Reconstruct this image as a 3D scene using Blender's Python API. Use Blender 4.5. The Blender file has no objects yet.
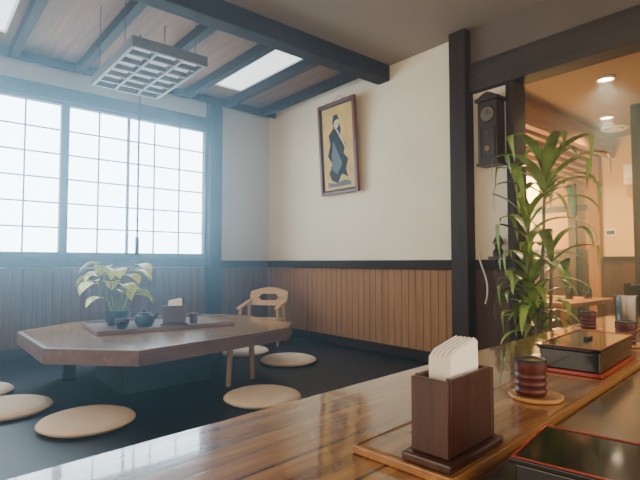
import bpy, bmesh, math, random
from mathutils import Vector, Matrix
random.seed(7)
C = bpy.context.scene.collection
R = math.radians
PI = math.pi

# ------------------------------------------------------------------ materials
def nodes(name):
    m = bpy.data.materials.new(name); m.use_nodes = True
    nt = m.node_tree
    return m, nt, nt.nodes['Principled BSDF']

def plain(name, col, rough=0.5, metal=0.0, var=0.12, scale=8.0, bump=0.0, coat=0.0, spec=0.5, emit=None, es=0.0, trans=0.0):
    m, nt, b = nodes(name)
    tc = nt.nodes.new('ShaderNodeTexCoord')
    n = nt.nodes.new('ShaderNodeTexNoise'); n.inputs['Scale'].default_value = scale; n.inputs['Detail'].default_value = 5
    nt.links.new(tc.outputs['Object'], n.inputs['Vector'])
    r = nt.nodes.new('ShaderNodeValToRGB')
    r.color_ramp.elements[0].position = 0.3; r.color_ramp.elements[1].position = 0.7
    r.color_ramp.elements[0].color = (*[c*(1-var) for c in col], 1)
    r.color_ramp.elements[1].color = (*[min(1, c*(1+var)) for c in col], 1)
    nt.links.new(n.outputs['Fac'], r.inputs['Fac'])
    nt.links.new(r.outputs['Color'], b.inputs['Base Color'])
    b.inputs['Roughness'].default_value = rough
    b.inputs['Metallic'].default_value = metal
    b.inputs['Coat Weight'].default_value = coat
    b.inputs['Specular IOR Level'].default_value = spec
    b.inputs['Transmission Weight'].default_value = trans
    if bump:
        bp = nt.nodes.new('ShaderNodeBump'); bp.inputs['Strength'].default_value = bump; bp.inputs['Distance'].default_value = 0.01
        n2 = nt.nodes.new('ShaderNodeTexNoise'); n2.inputs['Scale'].default_value = scale*12; n2.inputs['Detail'].default_value = 3
        nt.links.new(tc.outputs['Object'], n2.inputs['Vector'])
        nt.links.new(n2.outputs['Fac'], bp.inputs['Height']); nt.links.new(bp.outputs['Normal'], b.inputs['Normal'])
    if emit:
        b.inputs['Emission Color'].default_value = (*emit, 1); b.inputs['Emission Strength'].default_value = es
    return m

def wood(name, dark, light, grain='X', rough=0.4, coat=0.0, fine=1.0, plank=None, bump=0.15, pv=0.25, coat_rough=0.15, lo=0.32, hi=0.68, gap=0.0025, spec=0.5):
    m, nt, b = nodes(name)
    tc = nt.nodes.new('ShaderNodeTexCoord')
    mp = nt.nodes.new('ShaderNodeMapping')
    s = {'X': (1.0, 16, 16), 'Y': (16, 1.0, 16), 'Z': (16, 16, 1.0)}[grain]
    mp.inputs['Scale'].default_value = tuple(v*fine for v in s)
    nt.links.new(tc.outputs['Object'], mp.inputs['Vector'])
    n = nt.nodes.new('ShaderNodeTexNoise'); n.inputs['Scale'].default_value = 1.6; n.inputs['Detail'].default_value = 7
    n.inputs['Roughness'].default_value = 0.62; n.inputs['Distortion'].default_value = 0.8
    nt.links.new(mp.outputs['Vector'], n.inputs['Vector'])
    r = nt.nodes.new('ShaderNodeValToRGB')
    r.color_ramp.elements[0].position = lo; r.color_ramp.elements[1].position = hi
    r.color_ramp.elements[0].color = (*dark, 1); r.color_ramp.elements[1].color = (*light, 1)
    nt.links.new(n.outputs['Fac'], r.inputs['Fac'])
    col = r.outputs['Color']
    if plank:
        ax, w = plank
        sp = nt.nodes.new('ShaderNodeSeparateXYZ'); nt.links.new(tc.outputs['Object'], sp.inputs[0])
        dv = nt.nodes.new('ShaderNodeMath'); dv.operation = 'DIVIDE'; dv.inputs[1].default_value = w
        nt.links.new(sp.outputs[ax], dv.inputs[0])
        fl = nt.nodes.new('ShaderNodeMath'); fl.operation = 'FLOOR'; nt.links.new(dv.outputs[0], fl.inputs[0])
        wn = nt.nodes.new('ShaderNodeTexWhiteNoise'); wn.noise_dimensions = '1D'; nt.links.new(fl.outputs[0], wn.inputs['W'])
        mr = nt.nodes.new('ShaderNodeMapRange'); mr.inputs['To Min'].default_value = 1-pv; mr.inputs['To Max'].default_value = 1+pv
        nt.links.new(wn.outputs['Value'], mr.inputs['Value'])
        fr = nt.nodes.new('ShaderNodeMath'); fr.operation = 'FRACT'; nt.links.new(dv.outputs[0], fr.inputs[0])
        gt = nt.nodes.new('ShaderNodeMath'); gt.operation = 'GREATER_THAN'; gt.inputs[1].default_value = gap/w
        nt.links.new(fr.outputs[0], gt.inputs[0])
        ml = nt.nodes.new('ShaderNodeMath'); ml.operation = 'MULTIPLY'
        mx0 = nt.nodes.new('ShaderNodeMath'); mx0.operation = 'MAXIMUM'; mx0.inputs[1].default_value = 0.25
        nt.links.new(gt.outputs[0], mx0.inputs[0])
        nt.links.new(mr.outputs[0], ml.inputs[0]); nt.links.new(mx0.outputs[0], ml.inputs[1])
        hs = nt.nodes.new('ShaderNodeHueSaturation'); nt.links.new(ml.outputs[0], hs.inputs['Value']); nt.links.new(col, hs.inputs['Color'])
        col = hs.outputs['Color']
    nt.links.new(col, b.inputs['Base Color'])
    b.inputs['Roughness'].default_value = rough
    b.inputs['Specular IOR Level'].default_value = spec
    b.inputs['Coat Weight'].default_value = coat; b.inputs['Coat Roughness'].default_value = coat_rough
    if bump:
        bp = nt.nodes.new('ShaderNodeBump'); bp.inputs['Strength'].default_value = bump; bp.inputs['Distance'].default_value = 0.004
        nt.links.new(n.outputs['Fac'], bp.inputs['Height']); nt.links.new(bp.outputs['Normal'], b.inputs['Normal'])
    return m

def glow(name, col, s):
    return plain(name, tuple(c*0.8 for c in col), 0.7, var=0.02, emit=col, es=s)

M = {}
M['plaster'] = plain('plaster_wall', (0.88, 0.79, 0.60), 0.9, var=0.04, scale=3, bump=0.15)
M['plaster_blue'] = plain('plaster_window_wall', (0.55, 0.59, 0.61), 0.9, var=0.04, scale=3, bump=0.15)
M['ceil_light'] = plain('ceiling_board_beige', (0.30, 0.235, 0.18), 0.85, var=0.05, scale=2, bump=0.1)
M['header'] = plain('header_grey_brown', (0.13, 0.10, 0.08), 0.8, var=0.08, scale=3, bump=0.1)
M['headbeam'] = wood('header_beam_wood', (0.035, 0.025, 0.020), (0.070, 0.052, 0.042), 'Y', 0.7, fine=0.8, spec=0.2)
M['ceil_brown'] = wood('ceiling_board_brown', (0.15, 0.073, 0.037), (0.27, 0.14, 0.074), 'Y', 0.7, fine=0.7, spec=0.2)
M['ceil_far'] = plain('ceiling_far_tan', (0.27, 0.185, 0.11), 0.8, var=0.05, scale=2)
M['beam'] = wood('beam_dark', (0.019, 0.011, 0.008), (0.042, 0.026, 0.020), 'X', 0.7, fine=0.8, spec=0.15)
M['beamY'] = wood('beam_dark_y', (0.018, 0.010, 0.007), (0.040, 0.023, 0.016), 'Y', 0.7, fine=0.8, spec=0.15)
M['post'] = wood('post_dark', (0.020, 0.010, 0.006), (0.044, 0.025, 0.016), 'Z', 0.55, fine=1, spec=0.25)
M['frame'] = wood('window_frame_wood', (0.026, 0.026, 0.030), (0.050, 0.050, 0.058), 'Z', 0.6, spec=0.2)
M['lattice'] = plain('window_lattice', (0.24, 0.31, 0.37), 0.6)
M['paper'] = glow('shoji_paper_glow', (0.63, 0.85, 1.0), 12.5)
M['daylight'] = glow('shopfront_glass_glow', (1.0, 0.86, 0.66), 3.3)  # warm glow of the added fill panels, out of view
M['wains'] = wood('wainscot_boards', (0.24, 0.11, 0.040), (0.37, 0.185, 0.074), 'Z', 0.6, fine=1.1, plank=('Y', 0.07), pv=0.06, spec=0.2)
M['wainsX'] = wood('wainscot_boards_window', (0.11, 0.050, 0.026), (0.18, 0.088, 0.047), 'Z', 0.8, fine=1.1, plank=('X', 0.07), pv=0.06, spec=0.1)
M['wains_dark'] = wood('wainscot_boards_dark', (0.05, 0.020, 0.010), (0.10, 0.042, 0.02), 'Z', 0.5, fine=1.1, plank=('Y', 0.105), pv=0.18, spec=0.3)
M['tatami'] = plain('platform_mat_black', (0.007, 0.009, 0.013), 0.42, var=0.3, scale=30, bump=0.15, spec=0.4)
M['floor'] = plain('aisle_floor', (0.06, 0.045, 0.035), 0.5, var=0.2, scale=4)
M['counter'] = wood('counter_wood', (0.18, 0.066, 0.016), (0.54, 0.27, 0.078), 'X', 0.17, coat=0.85, fine=1.2, plank=('Y', 0.105), pv=0.18, bump=0.15, coat_rough=0.04, lo=0.36, hi=0.66, gap=0.006, spec=0.5)
M['counter_in'] = wood('counter_ledge_wood', (0.17, 0.062, 0.015), (0.44, 0.21, 0.060), 'X', 0.20, coat=0.55, fine=1.2, bump=0.15, coat_rough=0.06, lo=0.36, hi=0.66)
M['counter_dark'] = wood('counter_inner_dark', (0.028, 0.017, 0.011), (0.080, 0.050, 0.032), 'X', 0.16, coat=0.6, fine=1.0, plank=('Y', 0.12), pv=0.2, bump=0.2)
M['counter_edge'] = wood('counter_edge_wood', (0.20, 0.080, 0.020), (0.40, 0.19, 0.055), 'X', 0.3, coat=0.4, fine=1.3)
M['table'] = wood('table_wood', (0.25, 0.112, 0.026), (0.58, 0.32, 0.085), 'X', 0.22, coat=0.75, fine=1.1, plank=('Y', 0.19), pv=0.18, bump=0.2, coat_rough=0.08, gap=0.006, spec=0.4, lo=0.36, hi=0.66)
M['table_edge'] = wood('table_rim_wood', (0.095, 0.043, 0.015), (0.19, 0.095, 0.034), 'X', 0.5, coat=0.0, spec=0.3)
M['leg'] = wood('table_leg_wood', (0.22, 0.12, 0.055), (0.34, 0.20, 0.10), 'Z', 0.45)
M['hearth'] = wood('hearth_box_wood', (0.008, 0.007, 0.008), (0.018, 0.016, 0.016), 'X', 0.6, spec=0.2)
M['cushion'] = plain('cushion_beige', (0.86, 0.70, 0.51), 0.85, var=0.05, scale=18, bump=0.4)
M['cushion_pipe'] = plain('cushion_seam', (0.64, 0.50, 0.35), 0.8)
M['chair'] = wood('pale_chair_wood', (0.46, 0.26, 0.095), (0.66, 0.41, 0.17), 'X', 0.45)
M['darkred'] = wood('reddish_dark_wood', (0.026, 0.007, 0.004), (0.066, 0.018, 0.008), 'Z', 0.33, coat=0.2, fine=2.5)
M['darkredx'] = wood('reddish_dark_wood_x', (0.026, 0.007, 0.004), (0.066, 0.018, 0.008), 'X', 0.33, coat=0.2, fine=2.5)
M['frame_red'] = wood('picture_frame_red_brown', (0.10, 0.022, 0.011), (0.18, 0.045, 0.022), 'Z', 0.4, fine=2.5)
M['napkin'] = plain('napkin_paper', (0.92, 0.88, 0.80), 0.9, var=0.03)
M['black'] = plain('black_lacquer', (0.005, 0.005, 0.005), 0.16, var=0.1, coat=0.3)
M['smoke'] = plain('dark_lid', (0.005, 0.005, 0.005), 0.08, var=0.1, coat=0.0, spec=0.35)
M['red'] = plain('red_lacquer', (0.30, 0.016, 0.009), 0.25, coat=0.4)
M['redbrown'] = wood('red_brown_turned_wood', (0.055, 0.008, 0.004), (0.115, 0.017, 0.008), 'Z', 0.36, fine=4, spec=0.4, bump=0.05)
M['jarband'] = plain('dark_jar_groove', (0.008, 0.004, 0.004), 0.4)
M['coaster'] = wood('coaster_wood', (0.44, 0.20, 0.06), (0.62, 0.34, 0.12), 'X', 0.35, coat=0.3, fine=2)
M['steel'] = plain('brushed_steel', (0.30, 0.27, 0.23), 0.32, metal=1.0)
M['white'] = plain('white_ceramic', (0.60, 0.56, 0.50), 0.25, var=0.03)
M['leaf'] = plain('dracaena_leaf', (0.19, 0.28, 0.045), 0.38, var=0.65, scale=7, coat=0.15)
M['leaf2'] = plain('pothos_leaf', (0.70, 0.82, 0.12), 0.45, var=0.35, scale=30)
M['stem'] = plain('plant_stem', (0.16, 0.13, 0.06), 0.7, var=0.3, scale=25)
M['soil'] = plain('soil', (0.04, 0.028, 0.02), 0.95, bump=0.6, scale=30)
M['pot'] = plain('brown_pot_glaze', (0.09, 0.05, 0.035), 0.3, coat=0.3)
M['ironpot'] = plain('dark_iron', (0.015, 0.017, 0.02), 0.4, metal=0.3)
M['tray'] = wood('tray_wood', (0.10, 0.042, 0.016), (0.19, 0.088, 0.036), 'X', 0.6, coat=0.0, spec=0.15)
M['gold'] = plain('print_gold', (0.66, 0.42, 0.11), 0.6, var=0.25, scale=6)
M['ink'] = plain('print_ink', (0.02, 0.022, 0.026), 0.7)
M['inkblue'] = plain('print_blue_grey', (0.12, 0.15, 0.17), 0.7)
M['inkcream'] = plain('print_cream', (0.65, 0.55, 0.38), 0.7)
M['clockwood'] = wood('clock_wood', (0.018, 0.009, 0.005), (0.045, 0.021, 0.012), 'Z', 0.4, coat=0.1, fine=2)
M['clockglass'] = wood('clock_lower_window', (0.030, 0.020, 0.013), (0.048, 0.031, 0.020), 'Z', 0.3)
M['dial'] = plain('clock_dial', (0.13, 0.10, 0.065), 0.5, var=0.06)
M['clockhand'] = plain('clock_hand', (0.02, 0.015, 0.01), 0.5)
M['brass'] = plain('brass', (0.22, 0.15, 0.07), 0.45, metal=1.0)
M['rope'] = plain('dark_rope', (0.04, 0.05, 0.06), 0.8)
M['lampwhite'] = plain('lamp_inner_white', (0.80, 0.82, 0.82), 0.5, var=0.03, emit=(0.85, 0.94, 1.0), es=0.75)
M['lampframe'] = wood('lamp_frame_wood', (0.06, 0.050, 0.044), (0.11, 0.095, 0.085), 'Y', 0.5)
M['tube'] = glow('ceiling_diffuser', (0.90, 0.96, 1.0), 1.8)
M['down'] = glow('downlight_disc', (1.0, 0.90, 0.70), 22)
M['lantern'] = glow('lantern_glow', (1.0, 0.66, 0.20), 14)
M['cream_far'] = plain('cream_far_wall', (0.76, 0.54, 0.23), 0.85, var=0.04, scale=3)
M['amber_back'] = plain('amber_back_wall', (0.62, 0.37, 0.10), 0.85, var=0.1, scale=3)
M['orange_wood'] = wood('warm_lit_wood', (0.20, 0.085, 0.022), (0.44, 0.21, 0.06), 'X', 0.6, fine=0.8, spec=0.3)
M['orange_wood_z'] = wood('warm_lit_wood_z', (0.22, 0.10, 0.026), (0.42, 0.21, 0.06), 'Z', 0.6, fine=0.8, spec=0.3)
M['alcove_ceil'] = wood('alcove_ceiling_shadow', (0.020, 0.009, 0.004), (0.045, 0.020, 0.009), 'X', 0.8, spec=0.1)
M['slat'] = wood('alcove_rail_wood', (0.035, 0.014, 0.005), (0.09, 0.036, 0.012), 'Y', 0.6, fine=0.8, spec=0.3)
M['goldslat'] = wood('alcove_slat_wood', (0.34, 0.16, 0.045), (0.58, 0.31, 0.095), 'X', 0.6, fine=0.8, spec=0.3)
M['plastic'] = plain('off_white_plastic', (0.78, 0.74, 0.66), 0.5, var=0.03)
M['bottleglass'] = plain('dark_bottle_glass', (0.012, 0.020, 0.010), 0.1, coat=0.5)

# ------------------------------------------------------------------ mesh helpers
def box(bm, x0, x1, y0, y1, z0, z1):
    vs = [bm.verts.new(p) for p in ((x0,y0,z0),(x1,y0,z0),(x1,y1,z0),(x0,y1,z0),(x0,y0,z1),(x1,y0,z1),(x1,y1,z1),(x0,y1,z1))]
    for f in ((0,3,2,1),(4,5,6,7),(0,1,5,4),(1,2,6,5),(2,3,7,6),(3,0,4,7)):
        bm.faces.new([vs[i] for i in f])
    return vs

def prism(bm, poly, z0, z1):
    a = [bm.verts.new((x, y, z0)) for x, y in poly]; b = [bm.verts.new((x, y, z1)) for x, y in poly]
    n = len(poly)
    bm.faces.new(a[::-1]); bm.faces.new(b)
    for i in range(n): bm.faces.new((a[i], a[(i+1)%n], b[(i+1)%n], b[i]))

def prism_x(bm, poly, x0, x1):      # polygon in the y,z plane
    a = [bm.verts.new((x0, y, z)) for y, z in poly]; b = [bm.verts.new((x1, y, z)) for y, z in poly]
    n = len(poly)
    bm.faces.new(a[::-1]); bm.faces.new(b)
    for i in range(n): bm.faces.new((a[i], a[(i+1)%n], b[(i+1)%n], b[i]))

def lathe(bm, prof, cx=0, cy=0, seg=32):
    rings = []
    for r, z in prof:
        if r < 1e-6: rings.append([bm.verts.new((cx, cy, z))])
        else: rings.append([bm.verts.new((cx+r*math.cos(2*PI*k/seg), cy+r*math.sin(2*PI*k/seg), z)) for k in range(seg)])
    for a, b in zip(rings, rings[1:]):
        for k in range(seg):
            k2 = (k+1) % seg
            if len(a) == 1 and len(b) == 1: continue
            if len(a) == 1: bm.faces.new((a[0], b[k], b[k2]))
            elif len(b) == 1: bm.faces.new((a[k], a[k2], b[0]))
            else: bm.faces.new((a[k], a[k2], b[k2], b[k]))

def tube(bm, pts, rad, seg=8, cap=True):
    pts = [Vector(p) for p in pts]
    n = len(pts)
    rads = rad if isinstance(rad, (list, tuple)) else [rad]*n
    rings = []; up = None
    for i, p in enumerate(pts):
        t = (pts[min(i+1, n-1)] - pts[max(i-1, 0)]).normalized()
        if up is None:
            up = Vector((0,0,1)) if abs(t.z) < 0.9 else Vector((1,0,0))
        a = t.cross(up).normalized(); b = a.cross(t).normalized(); up = b
        rings.append([bm.verts.new(p + (a*math.cos(2*PI*k/seg) + b*math.sin(2*PI*k/seg))*rads[i]) for k in range(seg)])
    for a, b in zip(rings, rings[1:]):
        for k in range(seg): bm.faces.new((a[k], a[(k+1)%seg], b[(k+1)%seg], b[k]))
    if cap: bm.faces.new(rings[0][::-1]); bm.faces.new(rings[-1])

def obj(name, bm, mat, parent=None, bevel=0.0, smooth=False, kind=None, label=None):
    bmesh.ops.recalc_face_normals(bm, faces=bm.faces)
    me = bpy.data.meshes.new(name); bm.to_mesh(me); bm.free()
    me.materials.append(mat)
    if smooth:
        for p in me.polygons: p.use_smooth = True
    o = bpy.data.objects.new(name, me); C.objects.link(o)
    if parent: o.parent = parent
    if smooth:
        md = o.modifiers.new('split', 'EDGE_SPLIT'); md.split_angle = R(38)
    if bevel:
        md = o.modifiers.new('bevel', 'BEVEL'); md.width = bevel; md.segments = 2; md.limit_method = 'ANGLE'
    if kind: o['kind'] = kind
    if label: o['label'] = label
    return o

def B(*boxes):
    bm = bmesh.new()
    for b in boxes: box(bm, *b)
    return bm

def struct(name, bm, mat, label=None, bevel=0.0, parent=None):
    o = obj(name, bm, mat, parent, bevel, kind=None if parent else 'structure')
    if label: o['label'] = label
    if not parent: o['category'] = name.split('_')[0]
    return o

def tag(o, label, cat, group=None):
    o['label'] = label; o['category'] = cat
    if group: o['group'] = group
    return o

def thing(name, label, cat, loc=(0,0,0), rotz=0, group=None):
    o = bpy.data.objects.new(name, None); C.objects.link(o)
    o.location = loc; o.rotation_euler = (0, 0, rotz); o.empty_display_size = 0.1
    return tag(o, label, cat, group)

def dup(root, loc, rotz, label, group=None):
    r = root.copy(); C.objects.link(r); r.location = loc; r.rotation_euler = (0, 0, rotz); r['label'] = label
    if group: r['group'] = group
    for ch in list(root.children):
        c = ch.copy(); C.objects.link(c); c.parent = r
        for g in ch.children:
            d = g.copy(); C.objects.link(d); d.parent = c
    return r

# ------------------------------------------------------------------ room constants
XP = 3.0      # picture wall
YW = 4.4      # window wall
ZP = 0.30     # raised platform
ZC = 2.68     # ceiling
PY0, PY1 = 1.865, 1.999   # pillar
BY0, BY1 = 2.64, 2.77     # main beam

# ---- floor, platform
struct('floor', B((-2.5, 7.6, -1.6, 4.6, -0.08, 0.0)), M['floor'], 'dark floor of the aisle behind the counter')
struct('platform', B((-2.4, XP-0.001, 1.80, YW-0.001, 0.001, ZP)), M['tatami'], 'raised seating platform with black matting')
struct('trim_1', B((-2.4, XP-0.06, 1.765, 1.799, 0.001, ZP+0.004)), M['beam'], 'dark edge board of the raised platform')

# ---- walls behind the seats: added glowing panels as unseen fill light
struct('wall_behind', B((-2.5, 7.6, -1.70, -1.60, 0.0, 0.6), (-2.5, 7.6, -1.70, -1.60, 2.3, ZC+0.06)), M['plaster'], 'cream wall behind the counter seats')
w3 = struct('window_3', B(*[(x-0.03, x+0.03, -1.66, -1.6005, 0.6, 2.3) for x in (-2.4, -1.2, 0.0, 1.2, 2.4, 3.6)]), M['post'], 'wide shopfront window behind the counter seats')
obj('glass', B((-2.5, 3.7, -1.69, -1.67, 0.6, 2.3)), M['daylight'], w3)  # added emitter, lights the room from behind the camera
struct('wall_left', B((-2.6, -2.5, -1.7, YW+0.1, 0.0, 0.6), (-2.6, -2.5, -1.7, YW+0.1, 2.3, ZC+0.06)), M['plaster'], 'cream wall at the left end of the room')
w4 = struct('window_4', B(*[(-2.56, -2.5005, y-0.03, y+0.03, 0.6, 2.3) for y in (-1.5, 0.0, 1.5, 3.0, 4.3)]), M['post'], 'wide window at the left end of the room')
obj('glass', B((-2.59, -2.57, -1.6, YW, 0.6, 2.3)), M['daylight'], w4)  # second added emitter, unseen fill from the left end

# ---- picture wall
struct('wall_picture', B((XP, XP+0.10, 1.56, YW+0.1, 0.0, ZC)), M['plaster'], 'cream plaster wall with the framed print')
bm = bmesh.new(); y = 1.96; w = 0.07
while y < YW-0.02:
    box(bm, XP-0.014, XP-0.0005, max(y, PY1+0.001)+0.001, min(y+w-0.001, YW-0.016), ZP+0.08, 0.995); y += w
struct('wainscot', bm, M['wains'], 'warm brown vertical board wainscot under the framed print', 0.0015)
struct('trim_2', B((XP-0.045, XP-0.0005, PY1+0.001, YW-0.046, 0.995, 1.065)), M['beamY'], 'dark dado rail on the print wall', 0.004)
struct('baseboard_picture', B((XP-0.03, XP-0.0005, PY1+0.001, YW-0.02, ZP+0.001, ZP+0.08)), M['beamY'], 'dark baseboard under the wainscot', 0.003)

# ---- window wall
WZ0, WZ1 = 1.13, 2.34
wins = [(-0.33, 0.92), (0.98, 2.20)]
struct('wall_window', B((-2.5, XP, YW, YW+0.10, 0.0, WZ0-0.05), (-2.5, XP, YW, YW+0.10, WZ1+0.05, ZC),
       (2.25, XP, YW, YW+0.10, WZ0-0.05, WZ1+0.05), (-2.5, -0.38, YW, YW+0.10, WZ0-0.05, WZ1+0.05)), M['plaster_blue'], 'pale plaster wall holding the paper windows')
for i, (a, b_) in enumerate(wins):
    bm = B((a-0.03, b_+0.03, YW-0.05, YW+0.06, WZ0-0.05, WZ0), (a-0.03, b_+0.03, YW-0.05, YW+0.06, WZ1, WZ1+0.05),
           (a-0.03, a, YW-0.05, YW+0.06, WZ0, WZ1), (b_, b_+0.03, YW-0.05, YW+0.06, WZ0, WZ1))
    wroot = struct('window_%d' % (i+1), bm, M['frame'], ['left paper lattice window cut by the photo edge', 'right paper lattice window beside the dark post'][i])
    bm = bmesh.new(); nc = 5
    for k in range(1, nc):
        x = a + (b_-a)*k/nc; box(bm, x-0.006, x+0.006, YW-0.005, YW+0.008, WZ0, WZ1)
    for k in range(1, 6):
        z = WZ0 + (WZ1-WZ0)*k/6; box(bm, a, b_, YW-0.004, YW+0.007, z-0.006, z+0.006)
    obj('lattice', bm, M['lattice'], wroot)
    obj('sash', B((a+(b_-a)*0.4-0.012, a+(b_-a)*0.4+0.012, YW-0.02, YW-0.006, WZ0, WZ1)) if i == 1 else B((a+0.001, a+0.02, YW-0.02, YW-0.006, WZ0, WZ1)), M['lattice'], wroot)
    obj('paper_panel', B((a, b_, YW+0.010, YW+0.014, WZ0, WZ1)), M['paper'], wroot)
struct('trim_3', B((-2.4, 2.219, YW-0.075, YW-0.0505, WZ0-0.12, WZ0-0.04)), M['frame'], 'dark sill rail under the paper windows', 0.003)
struct('trim_4', B((-2.4, 2.219, YW-0.085, YW-0.0505, WZ1+0.02, WZ1+0.13)), M['frame'], 'dark lintel rail above the paper windows', 0.003)
struct('trim_5', B((2.235, 2.365, YW-0.10, YW-0.0005, ZP+0.001, ZC-0.001)), M['frame'], 'dark post between window and wall corner', 0.004)
struct('trim_6', B((2.367, XP-0.0005, YW-0.045, YW-0.0005, 0.995, 1.065)), M['beam'], 'dark dado rail in the wall corner', 0.004)
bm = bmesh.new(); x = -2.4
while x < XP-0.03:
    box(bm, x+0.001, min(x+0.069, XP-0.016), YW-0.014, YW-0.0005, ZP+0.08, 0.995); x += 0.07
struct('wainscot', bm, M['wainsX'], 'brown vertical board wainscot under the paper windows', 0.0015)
struct('baseboard_window', B((-2.4, 2.234, YW-0.03, YW-0.0005, ZP+0.001, ZP+0.08), (2.366, XP-0.031, YW-0.03, YW-0.0005, ZP+0.001, ZP+0.08)), M['beam'], 'dark baseboard under the window wainscot')

# ---- ceiling and beams
struct('ceiling', B((-2.5, XP+0.1, BY1, YW+0.1, ZC+0.001, ZC+0.06)), M['ceil_brown'], 'brown board ceiling over the platform')
struct('ceiling', B((-2.5, XP+0.1, -1.6, BY0-0.0005, ZC+0.001, ZC+0.06)), M['ceil_light'], 'grey-beige ceiling over the counter')
struct('beam', B((-2.4, XP-0.001, BY0, BY1-0.001, 2.55, ZC+0.06)), M['beam'], 'thick dark ceiling beam ending on the print wall', 0.006)
struct('beam', B((-2.4, XP-0.001, YW-0.12, YW-0.101, ZC-0.07, ZC-0.0005)), M['beam'], 'dark ceiling batten along the window wall', 0.003)
for i, x in enumerate((-0.42, 0.07, 0.56, 1.03, 1.50, 1.97, 2.40, 2.83)):
    struct('beam', B((x-0.03, x+0.03, BY1, YW-0.121, ZC-0.075, ZC-0.0005)), M['beamY'], 'thin dark ceiling beam number %d from the photo left' % (i+1), 0.003)

def ceiling_light(x0, x1, y0, y1, label):
    t = thing('ceiling_light', label, 'ceiling light', ((x0+x1)/2, (y0+y1)/2, ZC-0.03), 0)
    hx, hy = (x1-x0)/2, (y1-y0)/2
    obj('frame', B((-hx, hx, -hy, -hy+0.015, 0, 0.029), (-hx, hx, hy-0.015, hy, 0, 0.029), (-hx, -hx+0.015, -hy+0.015, hy-0.015, 0, 0.029), (hx-0.015, hx, -hy+0.015, hy-0.015, 0, 0.029)), M['plastic'], t)
    obj('diffuser', B((-hx+0.016, hx-0.016, -hy+0.016, hy-0.016, 0.008, 0.027)), M['tube'], t)
ceiling_light(2.05, 2.33, 2.90, 3.90, 'white rectangular ceiling light between beams near the print wall')
ceiling_light(0.15, 0.47, 2.95, 3.95, 'white rectangular ceiling light cut by the top left corner')

# ---- pillar, side wall bit, header
struct('pillar', B((XP-0.10, XP-0.0005, PY0, PY1, 0.001, ZC-0.001)), M['post'], 'tall dark wooden pillar at the end of the print wall', 0.006)
struct('trim_7', B((XP-0.03, XP-0.0005, 1.602, PY0-0.001, 0.995, 1.065)), M['beamY'], 'dark rail under the old wall clock', 0.003)
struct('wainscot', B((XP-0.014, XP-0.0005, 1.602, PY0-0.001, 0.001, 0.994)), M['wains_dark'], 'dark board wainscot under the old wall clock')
struct('pillar', B((XP-0.05, XP+0.11, 1.545, 1.60, 0.001, 2.229)), M['post'], 'slim dark doorpost beside the old wall clock', 0.004)
struct('trim_8', B((XP-0.06, XP+0.10, -1.6, PY0-0.001, 2.23, 2.43)), M['headbeam'], 'broad dark header beam over the opening to the next room', 0.005)
struct('wall_header', B((XP-0.0305, XP-0.0005, -1.6, PY0-0.001, 2.431, ZC)), M['header'], 'grey-brown board above the header beam')

# ---- next room
struct('ceiling', B((XP+0.101, 7.6, -1.6, 1.93, 2.42, 2.47)), M['ceil_far'], 'tan ceiling of the next room with downlights')
struct('beam', B((XP+0.101, 5.899, 1.931, 2.00, 2.20, 2.47)), M['orange_wood'], 'warm lit beam along the slatted lower ceiling', 0.004)
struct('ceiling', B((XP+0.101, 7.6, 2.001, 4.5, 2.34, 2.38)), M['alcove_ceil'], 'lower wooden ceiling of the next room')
slat_words = ('nearest the opening', 'second from the opening', 'third from the opening', 'fourth from the opening', 'fifth from the opening', 'sixth from the opening', 'seventh from the opening', 'eighth from the opening', 'ninth from the opening', 'tenth from the opening', 'eleventh from the opening')
for i, wd in enumerate(slat_words):
    y = 2.10 + i*0.17
    struct('ceiling_slat', B((XP+0.101, 7.4, y-0.03, y+0.03, 2.20, 2.28)), M['goldslat'], 'golden wooden ceiling slat, ' + wd)
struct('wall_far', B((5.9, 6.0, -1.6, 2.07, 0.0, 2.47)), M['cream_far'], 'cream far wall of the next room')
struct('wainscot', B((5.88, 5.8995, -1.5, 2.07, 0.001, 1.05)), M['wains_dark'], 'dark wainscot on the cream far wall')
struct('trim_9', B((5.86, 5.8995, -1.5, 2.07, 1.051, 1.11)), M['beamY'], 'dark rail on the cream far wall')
struct('pillar', B((5.80, 5.92, 2.071, 2.19, 0.001, 2.199)), M['orange_wood_z'], 'warm brown pillar at the corner of the cream wall')
struct('wall_back', B((7.5, 7.6, 2.0, 4.5, 0.0, 2.34)), M['amber_back'], 'amber wall deep in the lit alcove')
struct('trim_10', B((7.44, 7.499, 2.1, 3.99, 1.14, 1.24), (7.44, 7.499, 2.1, 3.99, 1.80, 1.88)), M['slat'], 'dark rails on the deep alcove wall')
struct('pillar', B((7.36, 7.439, 2.95, 3.05, 0.001, 2.199)), M['slat'], 'left dark upright deep in the alcove')
struct('wainscot', B((7.46, 7.499, 2.01, 3.99, 0.001, 1.139)), M['wains_dark'], 'dark wainscot deep in the alcove')
struct('wall_side', B((XP+0.101, 7.6, 4.0, 4.1, 0.0, 2.34)), M['orange_wood_z'], 'wooden side wall of the lit alcove')
struct('pillar', B((4.76, 4.84, 1.36, 1.43, 0.001, 2.419)), M['post'], 'slim dark post in front of the cream wall', 0.004)

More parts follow.
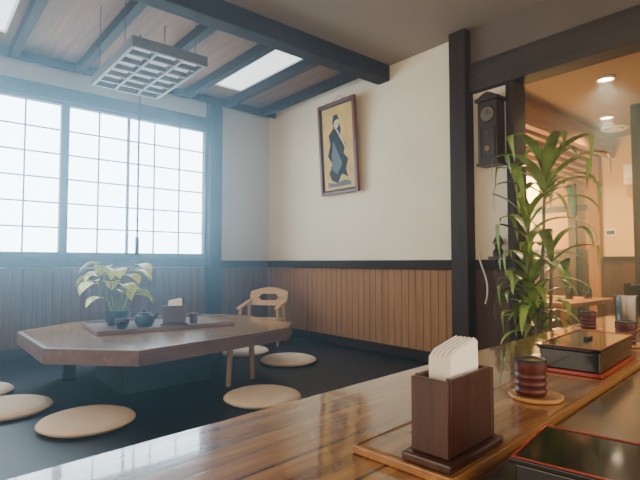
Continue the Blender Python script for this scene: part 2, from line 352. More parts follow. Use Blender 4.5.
def downlight(x, y, label, z=2.405, e=110, col=(1.0, 0.76, 0.44)):
    t = thing('downlight', label, 'downlight', (x, y, z), 0, None)
    bm = bmesh.new(); lathe(bm, [(0.060, 0.0145), (0.062, 0.0), (0.055, -0.003), (0.048, 0.004), (0.048, 0.0145)], seg=28)
    obj('rim', bm, M['plastic'], t, smooth=True)
    bm = bmesh.new(); lathe(bm, [(0, 0.008), (0.047, 0.008), (0.047, 0.012), (0, 0.012)], seg=28)
    obj('lens', bm, M['down'], t)
    L = bpy.data.lights.new('downlight_lamp', 'SPOT'); L.energy = e; L.color = col; L.spot_size = R(140); L.spot_blend = 0.7; L.shadow_soft_size = 0.04
    lo = bpy.data.objects.new('downlight_lamp', L); C.objects.link(lo); lo.location = (x, y, z-0.015)
downlight(3.92, 1.33, 'nearer round downlight in the tan ceiling right of the plant')
downlight(4.98, 1.69, 'farther round downlight in the tan ceiling right of the plant')
t = thing('ceiling_vent', 'round ceiling vent at the right edge below the downlights', 'ceiling vent', (5.45, 1.78, 2.40), 0)
bm = bmesh.new(); lathe(bm, [(0.12, 0.0195), (0.125, 0.006), (0.105, -0.004), (0.092, 0.004), (0.092, 0.0195)], seg=36); obj('rim', bm, M['plastic'], t, smooth=True)
bm = bmesh.new(); lathe(bm, [(0, -0.012), (0.055, -0.010), (0.07, 0.0), (0.055, 0.006), (0, 0.006)], seg=30); obj('centre_disc', bm, M['plastic'], t, smooth=True)
bm = bmesh.new(); lathe(bm, [(0, 0.012), (0.091, 0.012), (0.091, 0.019), (0, 0.019)], seg=30); obj('throat', bm, M['ironpot'], t)

def lantern(x, y, z, r, label, e=25):
    t = thing('pendant_lantern', label, 'pendant lamp', (x, y, z), 0, None)
    bm = bmesh.new()
    lathe(bm, [(r*0.45*1, -r), (r*0.8, -r*0.75), (r, 0), (r*0.8, r*0.75), (r*0.45, r)], seg=24)
    obj('shade', bm, M['lantern'], t, smooth=True)
    bm = bmesh.new(); lathe(bm, [(0, r), (r*0.5, r), (r*0.5, r+0.02), (0, r+0.02)], seg=20); obj('top_rim', bm, M['ironpot'], t)
    bm = bmesh.new(); lathe(bm, [(0, -r-0.015), (r*0.5, -r-0.015), (r*0.5, -r), (0, -r)], seg=20); obj('bottom_rim', bm, M['ironpot'], t)
    bm = bmesh.new(); tube(bm, [(0, 0, r+0.02), (0, 0, 2.199-z)], 0.005, 6); obj('cord', bm, M['rope'], t)
    L = bpy.data.lights.new('lantern_lamp', 'POINT'); L.energy = e; L.color = (1.0, 0.62, 0.24); L.shadow_soft_size = 0.12
    lo = bpy.data.objects.new('lantern_lamp', L); C.objects.link(lo); lo.location = (x, y, z-r-0.18)
lantern(4.52, 2.27, 1.74, 0.13, 'glowing orange lantern left of the tall plant', 75)
lantern(6.60, 3.46, 1.74, 0.10, 'small far orange lantern deep in the alcove', 110)  # extra lamp added to brighten the alcove

# switch plate and air vent on far wall
t = thing('light_switch', 'small wall plate on the cream wall right of the plant', 'light switch', (5.8995, 1.99, 1.33), 0)
obj('plate', B((-0.012, 0, -0.06, 0.06, 0, 0.09)), M['plastic'], t, 0.003)
obj('rocker', B((-0.018, -0.0125, -0.04, 0.04, 0.025, 0.065)), M['ironpot'], t, 0.002)
t = thing('air_conditioner', 'off-white wall air unit high on the cream wall', 'air conditioner', (5.8995, 1.55, 1.86), 0)
obj('casing', B((-0.18, 0, -0.25, 0.25, 0, 0.22)), M['plastic'], t, 0.015)
obj('vent_flap', B((-0.19, -0.181, -0.22, 0.22, 0.02, 0.07)), M['white'], t, 0.003)

# dining table and chair in the next room
TX, TY = 4.45, 2.05
t = thing('dining_table', 'wooden table in the next room behind the plant', 'table', (TX, TY, 0), 0)
obj('tabletop', B((-0.45, 0.45, -0.40, 0.40, 0.68, 0.72)), M['orange_wood'], t, 0.006)
for sx in (-1, 1):
    for sy in (-1, 1):
        obj('leg', B((sx*0.38-0.03, sx*0.38+0.03, sy*0.33-0.03, sy*0.33+0.03, 0.001, 0.68)), M['orange_wood_z'], t, 0.003)
for k, (bx, by, hh, lab) in enumerate(((0.05, -0.18, 0.24, 'taller dark bottle on the table behind the plant'), (0.22, -0.27, 0.17, 'shorter dark bottle on the table behind the plant'))):
    tb = thing('bottle', lab, 'bottle', (TX+bx, TY+by, 0.721), 0)
    bm = bmesh.new(); lathe(bm, [(0, 0), (0.032, 0), (0.034, 0.01), (0.034, hh*0.55), (0.014, hh*0.75), (0.013, hh*0.93), (0, hh*0.93)], seg=20); obj('body', bm, M['bottleglass'], tb, smooth=True)
    bm = bmesh.new(); lathe(bm, [(0, hh*0.932), (0.016, hh*0.932), (0.016, hh), (0, hh)], seg=16); obj('cap', bm, M['redbrown'], tb)
t = thing('dining_chair', 'dark wooden chair at the table in the next room', 'chair', (4.12, 1.42, 0), R(180))
for sx in (-1, 1):
    obj('leg', B((sx*0.19-0.018, sx*0.19+0.018, -0.208, -0.172, 0.001, 0.42)), M['post'], t, 0.003)
    obj('leg', B((sx*0.19-0.018, sx*0.19+0.018, 0.172, 0.208, 0.001, 0.90)), M['post'], t, 0.003)
obj('seat', B((-0.21, 0.21, -0.21, 0.171, 0.421, 0.455)), M['post'], t, 0.006)
obj('backrest', B((-0.171, 0.171, 0.178, 0.202, 0.66, 0.88)), M['post'], t, 0.006)

# ------------------------------------------------------------------ framed print
t = thing('framed_print', 'tall dark framed picture of a dark figure on gold, hanging on the cream wall', 'picture', (XP-0.035, 3.20, 1.665), 0)
t.rotation_euler = (0, R(-3.5), 0)
W2, H = 0.245, 0.84
obj('frame', B((-0.03, 0, -W2, -W2+0.03, 0, H), (-0.03, 0, W2-0.03, W2, 0, H), (-0.03, 0, -W2+0.03, W2-0.03, 0, 0.03), (-0.03, 0, -W2+0.03, W2-0.03, H-0.03, H)), M['frame_red'], t, 0.004)
pr = obj('print', B((-0.012, -0.004, -W2+0.03, W2-0.03, 0.03, H-0.03)), M['gold'], t)
obj('mount', B((-0.016, -0.0125, -W2+0.03, -W2+0.045, 0.03, H-0.03), (-0.016, -0.0125, W2-0.045, W2-0.03, 0.03, H-0.03), (-0.016, -0.0125, -W2+0.045, W2-0.045, 0.03, 0.045), (-0.016, -0.0125, -W2+0.045, W2-0.045, H-0.045, H-0.03)), M['ink'], t)
def flat(poly, mat, name, off):
    bm = bmesh.new(); prism_x(bm, poly, -0.0135-off, -0.0125-off); return obj(name, bm, mat, pr)
flat([(0.10,0.13),(0.13,0.20),(0.08,0.28),(0.14,0.36),(0.10,0.46),(0.12,0.55),(0.05,0.60),(0.02,0.70),(-0.02,0.66),(-0.05,0.58),(-0.03,0.50),(-0.10,0.44),(-0.07,0.36),(-0.13,0.30),(-0.09,0.22),(-0.12,0.14),(-0.04,0.18),(0.02,0.10)], M['ink'], 'robe', 0)
flat([(-0.01,0.60),(-0.03,0.64),(-0.02,0.68),(0.02,0.69),(0.04,0.64),(0.03,0.60)], M['inkcream'], 'face', 0.001)
flat([(-0.03,0.67),(-0.01,0.72),(0.04,0.72),(0.06,0.66),(0.05,0.61),(0.035,0.66),(0.0,0.675)], M['ink'], 'hair', 0.002)
flat([(0.08,0.22),(0.02,0.18),(-0.05,0.27),(0.00,0.38),(0.06,0.48),(0.09,0.36)], M['inkblue'], 'sash', 0.001)
flat([(-0.15,0.34),(-0.14,0.335),(0.10,0.72),(0.09,0.73)], M['inkcream'], 'staff', 0.002)
flat([(-0.15,0.07),(0.16,0.07),(0.15,0.12),(0.05,0.10),(-0.08,0.12),(-0.15,0.10)], M['inkblue'], 'ground', 0)
bm = bmesh.new(); tube(bm, [(-0.001, -0.18, H-0.04), (0.032, 0, H+0.06), (-0.001, 0.18, H-0.04)], 0.002, 5)
obj('hanging_wire', bm, M['rope'], t)

# ------------------------------------------------------------------ old wall clock (tall rectangular case)
t = thing('wall_clock', 'old tall rectangular dark wooden clock on the wall beside the pillar', 'clock', (XP-0.0005, 1.702, 1.69), 0)
obj('case', B((-0.105, 0, -0.070, 0.070, 0.02, 0.43)), M['clockwood'], t, 0.004)
obj('cornice', B((-0.120, 0, -0.083, 0.083, 0.431, 0.455)), M['clockwood'], t, 0.003)
bm = bmesh.new(); prism_x(bm, [(-0.076, 0.4555), (0.076, 0.4555), (0.03, 0.482), (0.0, 0.492), (-0.03, 0.482)], -0.110, -0.02); obj('pediment', bm, M['clockwood'], t, 0.003)
obj('plinth', B((-0.115, 0, -0.080, 0.080, 0.0, 0.0195)), M['clockwood'], t, 0.003)
bm = bmesh.new(); prism_x(bm, [(0.048*math.cos(k*PI/16), 0.340+0.048*math.sin(k*PI/16)) for k in range(32)], -0.109, -0.1055); dial = obj('dial', bm, M['dial'], t)
bm = bmesh.new()
tube(bm, [(-0.110, 0.053*math.cos(k*PI/16), 0.340+0.053*math.sin(k*PI/16)) for k in range(33)], 0.005, 6); obj('bezel', bm, M['clockwood'], t, smooth=True)
obj('hour_hand', B((-0.112, -0.1095, -0.003, 0.003, 0.340, 0.368)), M['clockhand'], dial)
obj('minute_hand', B((-0.1145, -0.1125, -0.036, 0.0, 0.338, 0.343)), M['clockhand'], dial)
obj('door_window', B((-0.108, -0.1055, -0.042, 0.042, 0.06, 0.24)), M['clockglass'], t, 0.002)
obj('door_frame', B((-0.112, -0.1055, -0.056, -0.0425, 0.045, 0.255), (-0.112, -0.1055, 0.0425, 0.056, 0.045, 0.255), (-0.112, -0.1055, -0.0425, 0.0425, 0.045, 0.0595), (-0.112, -0.1055, -0.0425, 0.0425, 0.2405, 0.255)), M['clockwood'], t, 0.002)
bm = bmesh.new(); prism_x(bm, [(0.018*math.cos(k*PI/10), 0.11+0.018*math.sin(k*PI/10)) for k in range(20)], -0.111, -0.1085); pe = obj('pendulum', bm, M['brass'], t)
obj('rod', B((-0.110, -0.1085, -0.0015, 0.0015, 0.129, 0.238)), M['brass'], pe)

# small ornament on bracket + pale cord
t = thing('wall_ornament', 'small dark carved ornament on a bracket below the wall clock', 'ornament', (XP-0.0305, 1.67, 1.0665), 0)
obj('bracket', B((-0.06, 0.03, -0.05, 0.05, 0, 0.02)), M['clockwood'], t, 0.003)
bm = bmesh.new(); lathe(bm, [(0, 0.0205), (0.032, 0.0205), (0.036, 0.05), (0.020, 0.075), (0.026, 0.10), (0.034, 0.115), (0.022, 0.14), (0.010, 0.16), (0, 0.165)], -0.015, 0, 20); obj('figure', bm, M['clockwood'], t, smooth=True)
bm = bmesh.new(); lathe(bm, [(0.0, 0.103), (0.037, 0.103), (0.037, 0.110), (0.0, 0.110)], -0.015, 0, 20); obj('collar', bm, M['brass'], t)
bm = bmesh.new()
pts = [(XP-0.04, 1.79+0.035*math.cos(i/14*PI*1.25+0.3), 1.12-0.025*i) for i in range(15)]
tube(bm, pts, 0.006, 8); tag(obj('cord', bm, M['plastic'], smooth=True), 'pale curved cord hanging beside the foot of the pillar', 'cord')

# ------------------------------------------------------------------ hanging grid lamp
LX0, LX1, LY0, LY1, LZ = 0.87, 1.31, 2.57, 3.33, 2.20
t = thing('lattice_lamp', 'hanging rectangular lattice lamp over the low table', 'lamp', ((LX0+LX1)/2, (LY0+LY1)/2, LZ), 0)
hx, hy = (LX1-LX0)/2, (LY1-LY0)/2
obj('frame', B((-hx, hx, -hy, -hy+0.02, 0, 0.060), (-hx, hx, hy-0.02, hy, 0, 0.060), (-hx, -hx+0.02, -hy+0.02, hy-0.02, 0, 0.060), (hx-0.02, hx, -hy+0.02, hy-0.02, 0, 0.060)), M['lampframe'], t, 0.002)
bm = bmesh.new()
for k in range(1, 3):
    x = -hx + 2*hx*k/3; box(bm, x-0.008, x+0.008, -hy+0.02, hy-0.02, 0.002, 0.034)
for k in range(1, 6):
    y = -hy + 2*hy*k/6; box(bm, -hx+0.02, hx-0.02, y-0.008, y+0.008, 0.003, 0.033)
obj('grid', bm, M['lampframe'], t)
obj('diffuser', B((-hx+0.021, hx-0.021, -hy+0.021, hy-0.021, 0.0345, 0.050)), M['lampwhite'], t)
for sx in (-1, 1):
    for yy, top in ((-0.235, 2.549), (0.235, ZC)):
        bm = bmesh.new(); tube(bm, [(sx*(hx-0.01), yy, 0.060), (sx*(hx-0.01), yy, top-LZ)], 0.0025, 6); obj('suspension_wire', bm, M['rope'], t)

# hearth rod
t = thing('hanging_rod', 'long thin dark rod hanging from the ceiling over the low table', 'hanging rod', (1.22, 3.43, 1.10), 0)
bm = bmesh.new(); tube(bm, [(0, 0, 0.12), (0, 0, ZC-1.10)], 0.007, 8); obj('rod', bm, M['rope'], t, smooth=True)
bm = bmesh.new(); tube(bm, [(0, 0, 0.0), (0, 0, 0.01), (0, 0, 0.12), (0, 0, 0.13)], [0.006, 0.013, 0.013, 0.006], 10); obj('weight', bm, M['ironpot'], t, smooth=True)

# ------------------------------------------------------------------ low table
ZT = 0.62
poly = [(.52,2.74),(.86,2.37),(1.90,2.56),(2.08,2.76),(2.10,3.38),(1.78,3.78),(.90,3.80),(.52,3.50)]
t = thing('low_table', 'large low wooden table with clipped corners on the platform', 'table', (1.3, 3.05, ZP), 0)
lp = [(x-1.3, y-3.05) for x, y in poly]
inner = [(x*0.97, y*0.97) for x, y in lp]
bm = bmesh.new(); prism(bm, inner, ZT-ZP-0.02, ZT-ZP); obj('tabletop', bm, M['table'], t)
bm = bmesh.new()
n = len(lp)
rings = [[bm.verts.new((x, y, z)) for x, y in P] for P, z in ((inner, 0.240), (lp, 0.244), (lp, 0.318), ([(x*0.997, y*0.997) for x, y in lp], ZT-ZP+0.001), (inner, ZT-ZP+0.001))]
for a in range(5):
    A, Bq = rings[a], rings[(a+1) % 5]
    for k in range(n): bm.faces.new((A[k], A[(k+1)%n], Bq[(k+1)%n], Bq[k]))
obj('table_rim', bm, M['table_edge'], t)
for x, y, dx in ((0.20, -0.44, -0.01), (0.40, -0.36, 0.01)):
    bm = bmesh.new(); tube(bm, [(x+dx, y, 0.001), (x, y, 0.2395)], [0.016, 0.018], 10); obj('leg', bm, M['leg'], t, smooth=True)
for x, y in ((-0.50, 0.38), (0.55, 0.38)):
    obj('leg', B((x-0.035, x+0.035, y-0.035, y+0.035, 0.001, 0.2395)), M['hearth'], t, 0.004)
obj('hearth_box', B((-0.36, 0.20, -0.22, 0.30, 0.001, 0.2395)), M['hearth'], t, 0.005)

# cushions
bm = bmesh.new()
prof = [(0, 0), (0.15, 0.0), (0.19, 0.004), (0.205, 0.014), (0.207, 0.020), (0.200, 0.030), (0.17, 0.040), (0.10, 0.045), (0, 0.046)]
lathe(bm, prof, seg=40)
c0 = thing('round_cushion', 'x', 'cushion', (0.65, 2.43, ZP+0.001), 0, 'round beige floor cushions')
obj('pad', bm, M['cushion'], c0, smooth=True)
bm = bmesh.new(); tube(bm, [(0.207*math.cos(k*PI/20), 0.207*math.sin(k*PI/20), 0.019) for k in range(41)], 0.004, 6, cap=False); obj('piping', bm, M['cushion_pipe'], c0, smooth=True)
c0['label'] = 'largest round beige cushion, on the black mat left of the table'
for x, y, l in ((0.39, 2.90, 'round beige cushion cut by the left edge, below the table corner'),
                (0.28, 3.36, 'round beige cushion farthest left, beyond the table corner'),
                (1.49, 2.24, 'round beige cushion on the mat between table and counter'),
                (2.19, 2.95, 'round beige cushion right of the table, before the wainscot'),
                (2.12, 3.48, 'round beige cushion half hidden behind the table, by the small chair')):
    dup(c0, (x, y, ZP+0.001), random.random()*3, l)

# child chair
t = thing('child_chair', 'low pale wooden child chair behind the table by the wainscot', 'chair', (2.50, 3.76, ZP+0.001), R(-50))
t.scale = (1.05, 1.04, 1.02)
for sx in (-1, 1):
    bm = bmesh.new(); tube(bm, [(sx*0.17, -0.145, 0.001), (sx*0.165, -0.12, 0.325)], [0.011, 0.013], 10); obj('leg', bm, M['chair'], t, smooth=True)
    bm = bmesh.new(); tube(bm, [(sx*0.17, 0.15, 0.001), (sx*0.16, 0.10, 0.35)], [0.011, 0.013], 10); obj('leg', bm, M['chair'], t, smooth=True)
obj('seat', B((-0.15, 0.15, -0.14, 0.13, 0.20, 0.222)), M['chair'], t, 0.008)
def slab(poly_xz, y0, y1, lean):      # board in x,z leaning back
    bm = bmesh.new()
    f = [bm.verts.new((x, y0+(z-0.3)*lean, z)) for x, z in poly_xz]; g = [bm.verts.new((x, y1+(z-0.3)*lean, z)) for x, z in poly_xz]
    bm.faces.new(f); bm.faces.new(g[::-1]); m_ = len(poly_xz)
    for k in range(m_): bm.faces.new((f[k], f[(k+1)%m_], g[(k+1)%m_], g[k]))
    return bm
up = [(-0.175, 0.40)] + [(-0.175+0.35*k/12, 0.455+0.04*math.sin(PI*k/12)) for k in range(13)] + [(0.175, 0.40), (0.09, 0.405), (0.07, 0.435), (-0.07, 0.435), (-0.09, 0.405)]
obj('back_rail', slab(up, 0.130, 0.150, 0.45), M['chair'], t)
obj('back_panel', slab([(-0.175, 0.3995), (-0.155, 0.33), (0.155, 0.33), (0.175, 0.3995), (0.09, 0.3995), (0.07, 0.375), (-0.07, 0.375), (-0.09, 0.3995)], 0.130, 0.150, 0.45), M['chair'], t)
for sx in (-1, 1):
    bm = bmesh.new()
    xs = (sx*0.150, sx*0.182)
    pr_ = [(-0.18, 0.318), (-0.18, 0.338), (0.155, 0.385), (0.155, 0.362)]
    a = [bm.verts.new((xs[0], y, z)) for y, z in pr_]; b = [bm.verts.new((xs[1], y, z)) for y, z in pr_]
    bm.faces.new(a); bm.faces.new(b[::-1])
    for i in range(4): bm.faces.new((a[i], a[(i+1)%4], b[(i+1)%4], b[i]))
    obj('armrest', bm, M['chair'], t, 0.004)
    obj('stretcher', B((sx*0.167-0.008, sx*0.167+0.008, -0.13, 0.13, 0.10, 0.120)), M['chair'], t, 0.003)

# ------------------------------------------------------------------ things on low table
t = thing('tray_board', 'dark rectangular tray on the low table', 'tray', (1.30, 3.22, ZT+0.0015), R(-6))
obj('board', B((-0.42, 0.42, -0.26, 0.26, 0.0, 0.014)), M['tray'], t, 0.003)
obj('rim', B((-0.42, 0.42, -0.272, -0.2605, 0, 0.024), (-0.42, 0.42, 0.2605, 0.272, 0, 0.024), (-0.432, -0.4205, -0.272, 0.272, 0, 0.024), (0.4205, 0.432, -0.272, 0.272, 0, 0.024)), M['tray'], t, 0.002)
ZB = ZT+0.0165

def leaf_blade(bm, base, az, length, width, el0, droop, n=9, fold=0.25, taper='strap', clampf=None):
    p = Vector(base); rows = []
    side = Vector((-math.sin(az), math.cos(az), 0))
    for i in range(n+1):
        s = i/n
        el = el0 - droop*s**1.3
        d = Vector((math.cos(az)*math.cos(el), math.sin(az)*math.cos(el), math.sin(el)))
        if i: p = p + d*(length/n)
        if clampf: p = clampf(p)
        nrm = side.cross(d)
        if taper == 'strap': w = width*min(1, 0.45+s*2)*(1-s**3)*0.5
        else: w = width*math.sin(PI*min(1, s**0.75))*0.5 if 0 < s < 1 else 0.0
        w = max(w, 0.0008)
        rows.append([bm.verts.new(p + side*w + nrm*(-w*fold)), bm.verts.new(p), bm.verts.new(p - side*w + nrm*(-w*fold))])
    for a, b in zip(rows, rows[1:]):
        bm.faces.new((a[0], a[1], b[1], b[0])); bm.faces.new((a[1], a[2], b[2], b[1]))

t = thing('potted_pothos', 'small potted plant with yellow-green leaves on the low table', 'plant', (1.06, 3.34, ZB), 0)
bm = bmesh.new(); lathe(bm, [(0, 0), (0.055, 0), (0.075, 0.05), (0.080, 0.095), (0.072, 0.095), (0.066, 0.08), (0, 0.078)], seg=28); obj('pot', bm, M['ironpot'], t, smooth=True)
bm = bmesh.new(); bs = bmesh.new()
for k in range(20):
    az = k*2.4; r0 = 0.02+0.03*random.random(); h = 0.12+0.26*random.random(); out = 0.03+0.10*random.random()
    b0 = Vector((r0*math.cos(az), r0*math.sin(az), 0.075)); b1 = b0 + Vector((math.cos(az)*out, math.sin(az)*out, h-0.02))
    tube(bs, [b0, (b0+b1)/2+Vector((0, 0, 0.03)), b1], 0.0025, 5)
    leaf_blade(bm, b1, az+random.uniform(-.5, .5), 0.13+0.05*random.random(), 0.115+0.02*random.random(), R(10), R(75), 8, 0.25, 'oval')
obj('leaves', bm, M['leaf2'], t, smooth=True); obj('stems', bs, M['leaf'], t)

def napkin_holder(name, label, loc, rot, sc=1.0):
    t = thing(name, label, 'napkin holder', loc, rot)
    t.scale = (sc, sc, sc)
    obj('base', B((-0.074, 0.074, -0.036, 0.036, 0, 0.012)), M['darkredx'], t, 0.003)
    obj('side_panel', B((-0.055, 0.055, -0.027, -0.019, 0.0125, 0.110)), M['darkred'], t, 0.002)
    obj('side_panel', B((-0.055, 0.055, 0.019, 0.027, 0.0125, 0.110)), M['darkred'], t, 0.002)
    obj('end_panel', B((-0.063, -0.0553, -0.027, 0.027, 0.0125, 0.108)), M['darkred'], t, 0.0015)
    obj('end_panel', B((0.0553, 0.063, -0.027, 0.027, 0.0125, 0.108)), M['darkred'], t, 0.0015)
    bm = bmesh.new()
    N = 15
    for k in range(N):
        y = -0.0160+k*0.0022
        e = 0.0016*math.sin(k*2.1)
        pr_ = [(-0.038, 0.013), (0.038, 0.013), (0.039+e, 0.118), (0.038+e, 0.146+e), (0.032, 0.150+e), (-0.026, 0.139+e), (-0.036, 0.132+e)]
        nn = len(pr_)
        a = [bm.verts.new((x, y, z)) for x, z in pr_]; b = [bm.verts.new((x, y+0.0014, z)) for x, z in pr_]
        bm.faces.new(a[::-1]); bm.faces.new(b)
        for i in range(nn): bm.faces.new((a[i], a[(i+1)%nn], b[(i+1)%nn], b[i]))
    obj('napkins', bm, M['napkin'], t, label='white folded paper napkins')
    return t
def spice_jar(label, loc, rot=0):
    t = thing('spice_jar', label, 'spice jar', loc, rot, None)
    t.scale = (0.95, 0.95, 0.92)
    bm = bmesh.new(); pf = [(0, 0), (0.027, 0), (0.0285, 0.002)]
    for k in range(3):
        z = 0.003+k*0.0148
        pf += [(0.0268, z), (0.0292, z+0.002), (0.0302, z+0.0065), (0.0292, z+0.011), (0.0268, z+0.013)]
    pf += [(0.026, 0.0475), (0, 0.0475)]
    lathe(bm, pf, seg=30); br = obj('barrel', bm, M['redbrown'], t, smooth=True)
    for z in (0.0162, 0.0310, 0.0458):
        bm = bmesh.new(); lathe(bm, [(0.0255, z), (0.0276, z), (0.0276, z+0.0015), (0.0255, z+0.0015)], seg=30); obj('band', bm, M['jarband'], br)
    bm = bmesh.new(); lathe(bm, [(0, 0.048), (0.030, 0.048), (0.0308, 0.050), (0.0308, 0.0665), (0, 0.0665)], seg=30); ld = obj('lid', bm, M['redbrown'], t, smooth=True)
    bm = bmesh.new(); lathe(bm, [(0, 0.067), (0.0308, 0.067), (0.0308, 0.0715), (0.0295, 0.073), (0.0265, 0.073), (0.0255, 0.0705), (0, 0.0705)], seg=30); obj('lid_rim', bm, M['jarband'], ld, smooth=True)
    return t
napkin_holder('napkin_holder', 'dark wooden napkin holder on the low table tray', (1.35, 3.08, ZB), R(-25), 1.15)
spice_jar('dark red spice jar on the low table tray beside the napkin holder', (1.49, 3.09, ZB))
t = thing('sauce_pot', 'black round lidded pot on the low table tray', 'pot', (1.17, 3.13, ZB), 0)
bm = bmesh.new(); lathe(bm, [(0, 0), (0.045, 0), (0.062, 0.03), (0.058, 0.065), (0.04, 0.078), (0, 0.078)], seg=28); obj('body', bm, M['ironpot'], t, smooth=True)
bm = bmesh.new(); lathe(bm, [(0, 0.0785), (0.042, 0.0785), (0.036, 0.088), (0.01, 0.092), (0.010, 0.104), (0, 0.106)], seg=24); obj('lid', bm, M['ironpot'], t, smooth=True)
bm = bmesh.new(); tube(bm, [(0.055, 0, 0.045), (0.08, 0, 0.06), (0.092, 0, 0.078)], [0.011, 0.008, 0.006], 8); obj('spout', bm, M['ironpot'], t, smooth=True)
t = thing('tea_cup', 'small black cup left on the low table tray', 'cup', (1.02, 3.10, ZB), 0)
bm = bmesh.new(); lathe(bm, [(0, 0), (0.028, 0), (0.038, 0.03), (0.040, 0.06), (0.036, 0.06), (0.033, 0.03), (0, 0.012)], seg=24); obj('body', bm, M['black'], t, smooth=True)
bm = bmesh.new(); lathe(bm, [(0.0365, 0.0605), (0.041, 0.0605), (0.041, 0.064), (0.0365, 0.064)], seg=24); obj('lip', bm, M['redbrown'], t, smooth=True)

# ------------------------------------------------------------------ counter
CA = R(4.8); CO = (0.105, 0.724); ZK = 0.78
t = thing('counter', 'long glossy brown wooden counter in the foreground', 'counter', (CO[0], CO[1], 0), CA)
obj('countertop', B((-1.4, 2.62, -0.412, 0.0, ZK-0.05, ZK)), M['counter'], t, 0.004)
obj('inner_surface', B((-1.4, 2.62, -0.87, -0.416, ZK-0.05, ZK+0.002)), M['counter_dark'], t, 0.003)
obj('raised_ledge', B((0.368, 2.60, -0.406, -0.258, ZK+0.0005, ZK+0.012)), M['counter_in'], t, 0.003)
obj('ledge_edge', B((0.360, 0.3675, -0.412, -0.252, ZK+0.0005, ZK+0.0125), (0.368, 2.60, -0.2575, -0.252, ZK+0.0005, ZK+0.0125), (0.368, 2.60, -0.412, -0.4065, ZK+0.0005, ZK+0.0125)), M['counter_edge'], t, 0.002)
obj('front_panel', B((-1.3, 2.52, -0.10, -0.06, 0.001, ZK-0.0505)), M['wains_dark'], t)
obj('front_panel', B((-1.3, 2.52, -0.60, -0.56, 0.001, ZK-0.0505)), M['wains_dark'], t)
ZBD = ZK+0.0132
napkin_holder('napkin_holder', 'dark wooden holder of white napkins standing on the counter', (0.572, 0.392, ZBD), CA)

def coaster(x, y, label, z=None):
    t = thing('coaster', label, 'coaster', (x, y, z or ZBD), 0)
    bm = bmesh.new(); lathe(bm, [(0, 0), (0.047, 0), (0.049, 0.003), (0.049, 0.006), (0.046, 0.007), (0.044, 0.0055), (0, 0.0055)], seg=36); obj('disc', bm, M['coaster'], t, smooth=True)
coaster(0.915, 0.446, 'round tan wooden coaster under the nearer spice jar')
spice_jar('nearest ribbed red-brown spice jar, on a coaster beside the napkins', (0.907, 0.451, ZBD+0.0065))
coaster(1.70, 0.535, 'round tan coaster just behind the long black box')
spice_jar('ribbed spice jar just behind the long black box', (1.695, 0.538, ZBD+0.0065))
coaster(2.06, 0.785, 'farthest round tan coaster, at the counter edge by the plant', ZK+0.001)
spice_jar('farthest ribbed spice jar, at the counter edge by the plant', (2.06, 0.785, ZK+0.0075))

def chop_box(label, loc, rot, zs=1.0):
    t = thing('chopstick_box', label, 'lacquer box', loc, rot, None)
    t.scale = (1, 1, zs)
    L, W = 0.165, 0.070
    obj('body', B((-L+0.006, L-0.006, -W+0.006, W-0.006, 0.0075, 0.046)), M['black'], t, 0.002)
    obj('base_rim', B((-L, L, -W, W, 0, 0.007)), M['red'], t, 0.001, label='red lower rim')
    ld = obj('lid', B((-L+0.001, L-0.001, -W+0.001, W-0.001, 0.0465, 0.053)), M['smoke'], t, 0.0015)
    obj('lid_rim', B((-L+0.003, L-0.003, -W+0.003, -W+0.0055, 0.0532, 0.0545), (-L+0.003, L-0.003, W-0.0055, W-0.003, 0.0532, 0.0545), (-L+0.003, -L+0.0055, -W+0.0055, W-0.0055, 0.0532, 0.0545), (L-0.0055, L-0.003, -W+0.0055, W-0.0055, 0.0532, 0.0545)), M['red'], ld, label='thin red border line')
    obj('knob', B((-0.02, 0.02, -0.006, 0.006, 0.0532, 0.060)), M['black'], ld, 0.002)
chop_box('long black lacquer box with red rim behind the spice jar', (1.325, 0.506, ZBD), R(6), 1.15)
chop_box('black lacquer box with red rim in the lower right corner', (0.605, 0.130, ZK+0.003), R(-80))

t = thing('steel_canister', 'plain steel canister at the far end of the counter', 'canister', (2.235, 0.705, ZK+0.001), 0)
bm = bmesh.new(); lathe(bm, [(0, 0), (0.038, 0), (0.040, 0.004), (0.040, 0.125), (0.037, 0.125), (0.037, 0.012), (0, 0.010)], seg=30); obj('body', bm, M['steel'], t, smooth=True)
bm = bmesh.new(); lathe(bm, [(0.0368, 0.1255), (0.042, 0.1255), (0.042, 0.132), (0.0368, 0.132)], seg=30); obj('rim', bm, M['steel'], t, smooth=True)

# ------------------------------------------------------------------ tall plant
PX, PY = 2.70, 1.315
t = thing('potted_dracaena', 'tall potted plant with long arching green leaves beside the opening', 'plant', (PX, PY, 0.001), 0)
bm = bmesh.new(); lathe(bm, [(0, 0), (0.12, 0), (0.155, 0.20), (0.165, 0.30), (0.175, 0.31), (0.175, 0.33), (0.155, 0.33), (0.15, 0.29), (0, 0.285)], seg=36); obj('pot', bm, M['pot'], t, smooth=True)
bm = bmesh.new(); lathe(bm, [(0, 0.286), (0.149, 0.291), (0.145, 0.297), (0, 0.300)], seg=30); obj('soil', bm, M['soil'], t)
def soft(v, m):                       # compress what reaches past m
    return v if v <= m else m + (v-m)*0.30
def clampf(p):
    s = -0.763*p.x + 0.647*p.y        # towards the doorpost
    ns = soft(s, 0.18)
    q = Vector((p.x + 0.763*(s-ns), p.y - 0.647*(s-ns), p.z))
    q.x = min(q.x, 0.24); q.y = max(min(q.y, 0.20), -0.33 if q.z > 0.85 else -0.24)
    return q
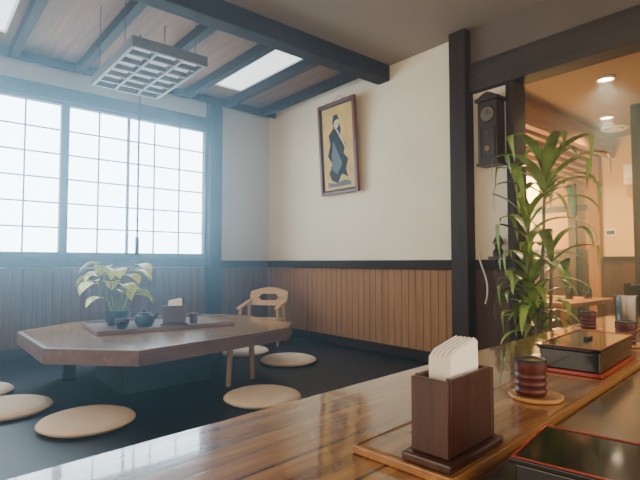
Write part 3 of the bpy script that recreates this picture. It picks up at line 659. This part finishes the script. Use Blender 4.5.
bl = bmesh.new(); n_ = 0
stems = [((0.02, 0.0), (0.04, -0.06), 1.55, 18, 0.60), ((-0.05, 0.04), (-0.01, 0.02), 1.30, 8, 0.52), ((0.03, -0.06), (0.03, -0.09), 1.14, 7, 0.50), ((-0.02, -0.06), (-0.04, -0.01), 0.86, 18, 0.36), ((0.03, 0.06), (0.02, 0.03), 1.00, 13, 0.40), ((0.06, 0.02), (0.06, 0.00), 0.74, 14, 0.30)]
for (bx, by), (tx, ty), h, nl, LL in stems:
    bs = bmesh.new(); tube(bs, [(bx, by, 0.29), ((bx+tx)/2+0.01, (by+ty)/2, (0.29+h)/2), (tx, ty, h)], [0.011, 0.010, 0.008], 10); obj('stem', bs, M['stem'], t, smooth=True)
    for k in range(nl):
        az = k*2.399+random.uniform(-.2, .2)
        s = k/nl
        leaf_blade(bl, (tx, ty, h-0.14*(1-s)), az, LL*random.uniform(0.85, 1.1), random.uniform(0.050, 0.068), R(42+36*s), R(122+random.uniform(-15, 40)), 12, 0.2, 'strap', clampf)
obj('leaves', bl, M['leaf'], t, smooth=True)

# ------------------------------------------------------------------ light
w = bpy.data.worlds.new('room_ambient'); bpy.context.scene.world = w; w.use_nodes = True
w.node_tree.nodes['Background'].inputs[0].default_value = (1.0, 0.90, 0.78, 1); w.node_tree.nodes['Background'].inputs[1].default_value = 1.0
vs = w.node_tree.nodes.new('ShaderNodeVolumeScatter')  # blue scatter added to imitate camera bloom around the paper windows
vs.inputs['Color'].default_value = (0.50, 0.79, 1.0, 1); vs.inputs['Density'].default_value = 0.058; vs.inputs['Anisotropy'].default_value = 0.80
w.node_tree.links.new(vs.outputs['Volume'], w.node_tree.nodes['World Output'].inputs['Volume'])

cam = bpy.data.cameras.new('camera'); co = bpy.data.objects.new('camera', cam); C.objects.link(co)
cam.sensor_width = 36; cam.lens = 36*484/640; cam.clip_start = 0.02
co.location = (0, 0, 1.05); co.rotation_euler = (R(92.6), 0, R(-40.3))
bpy.context.scene.camera = co
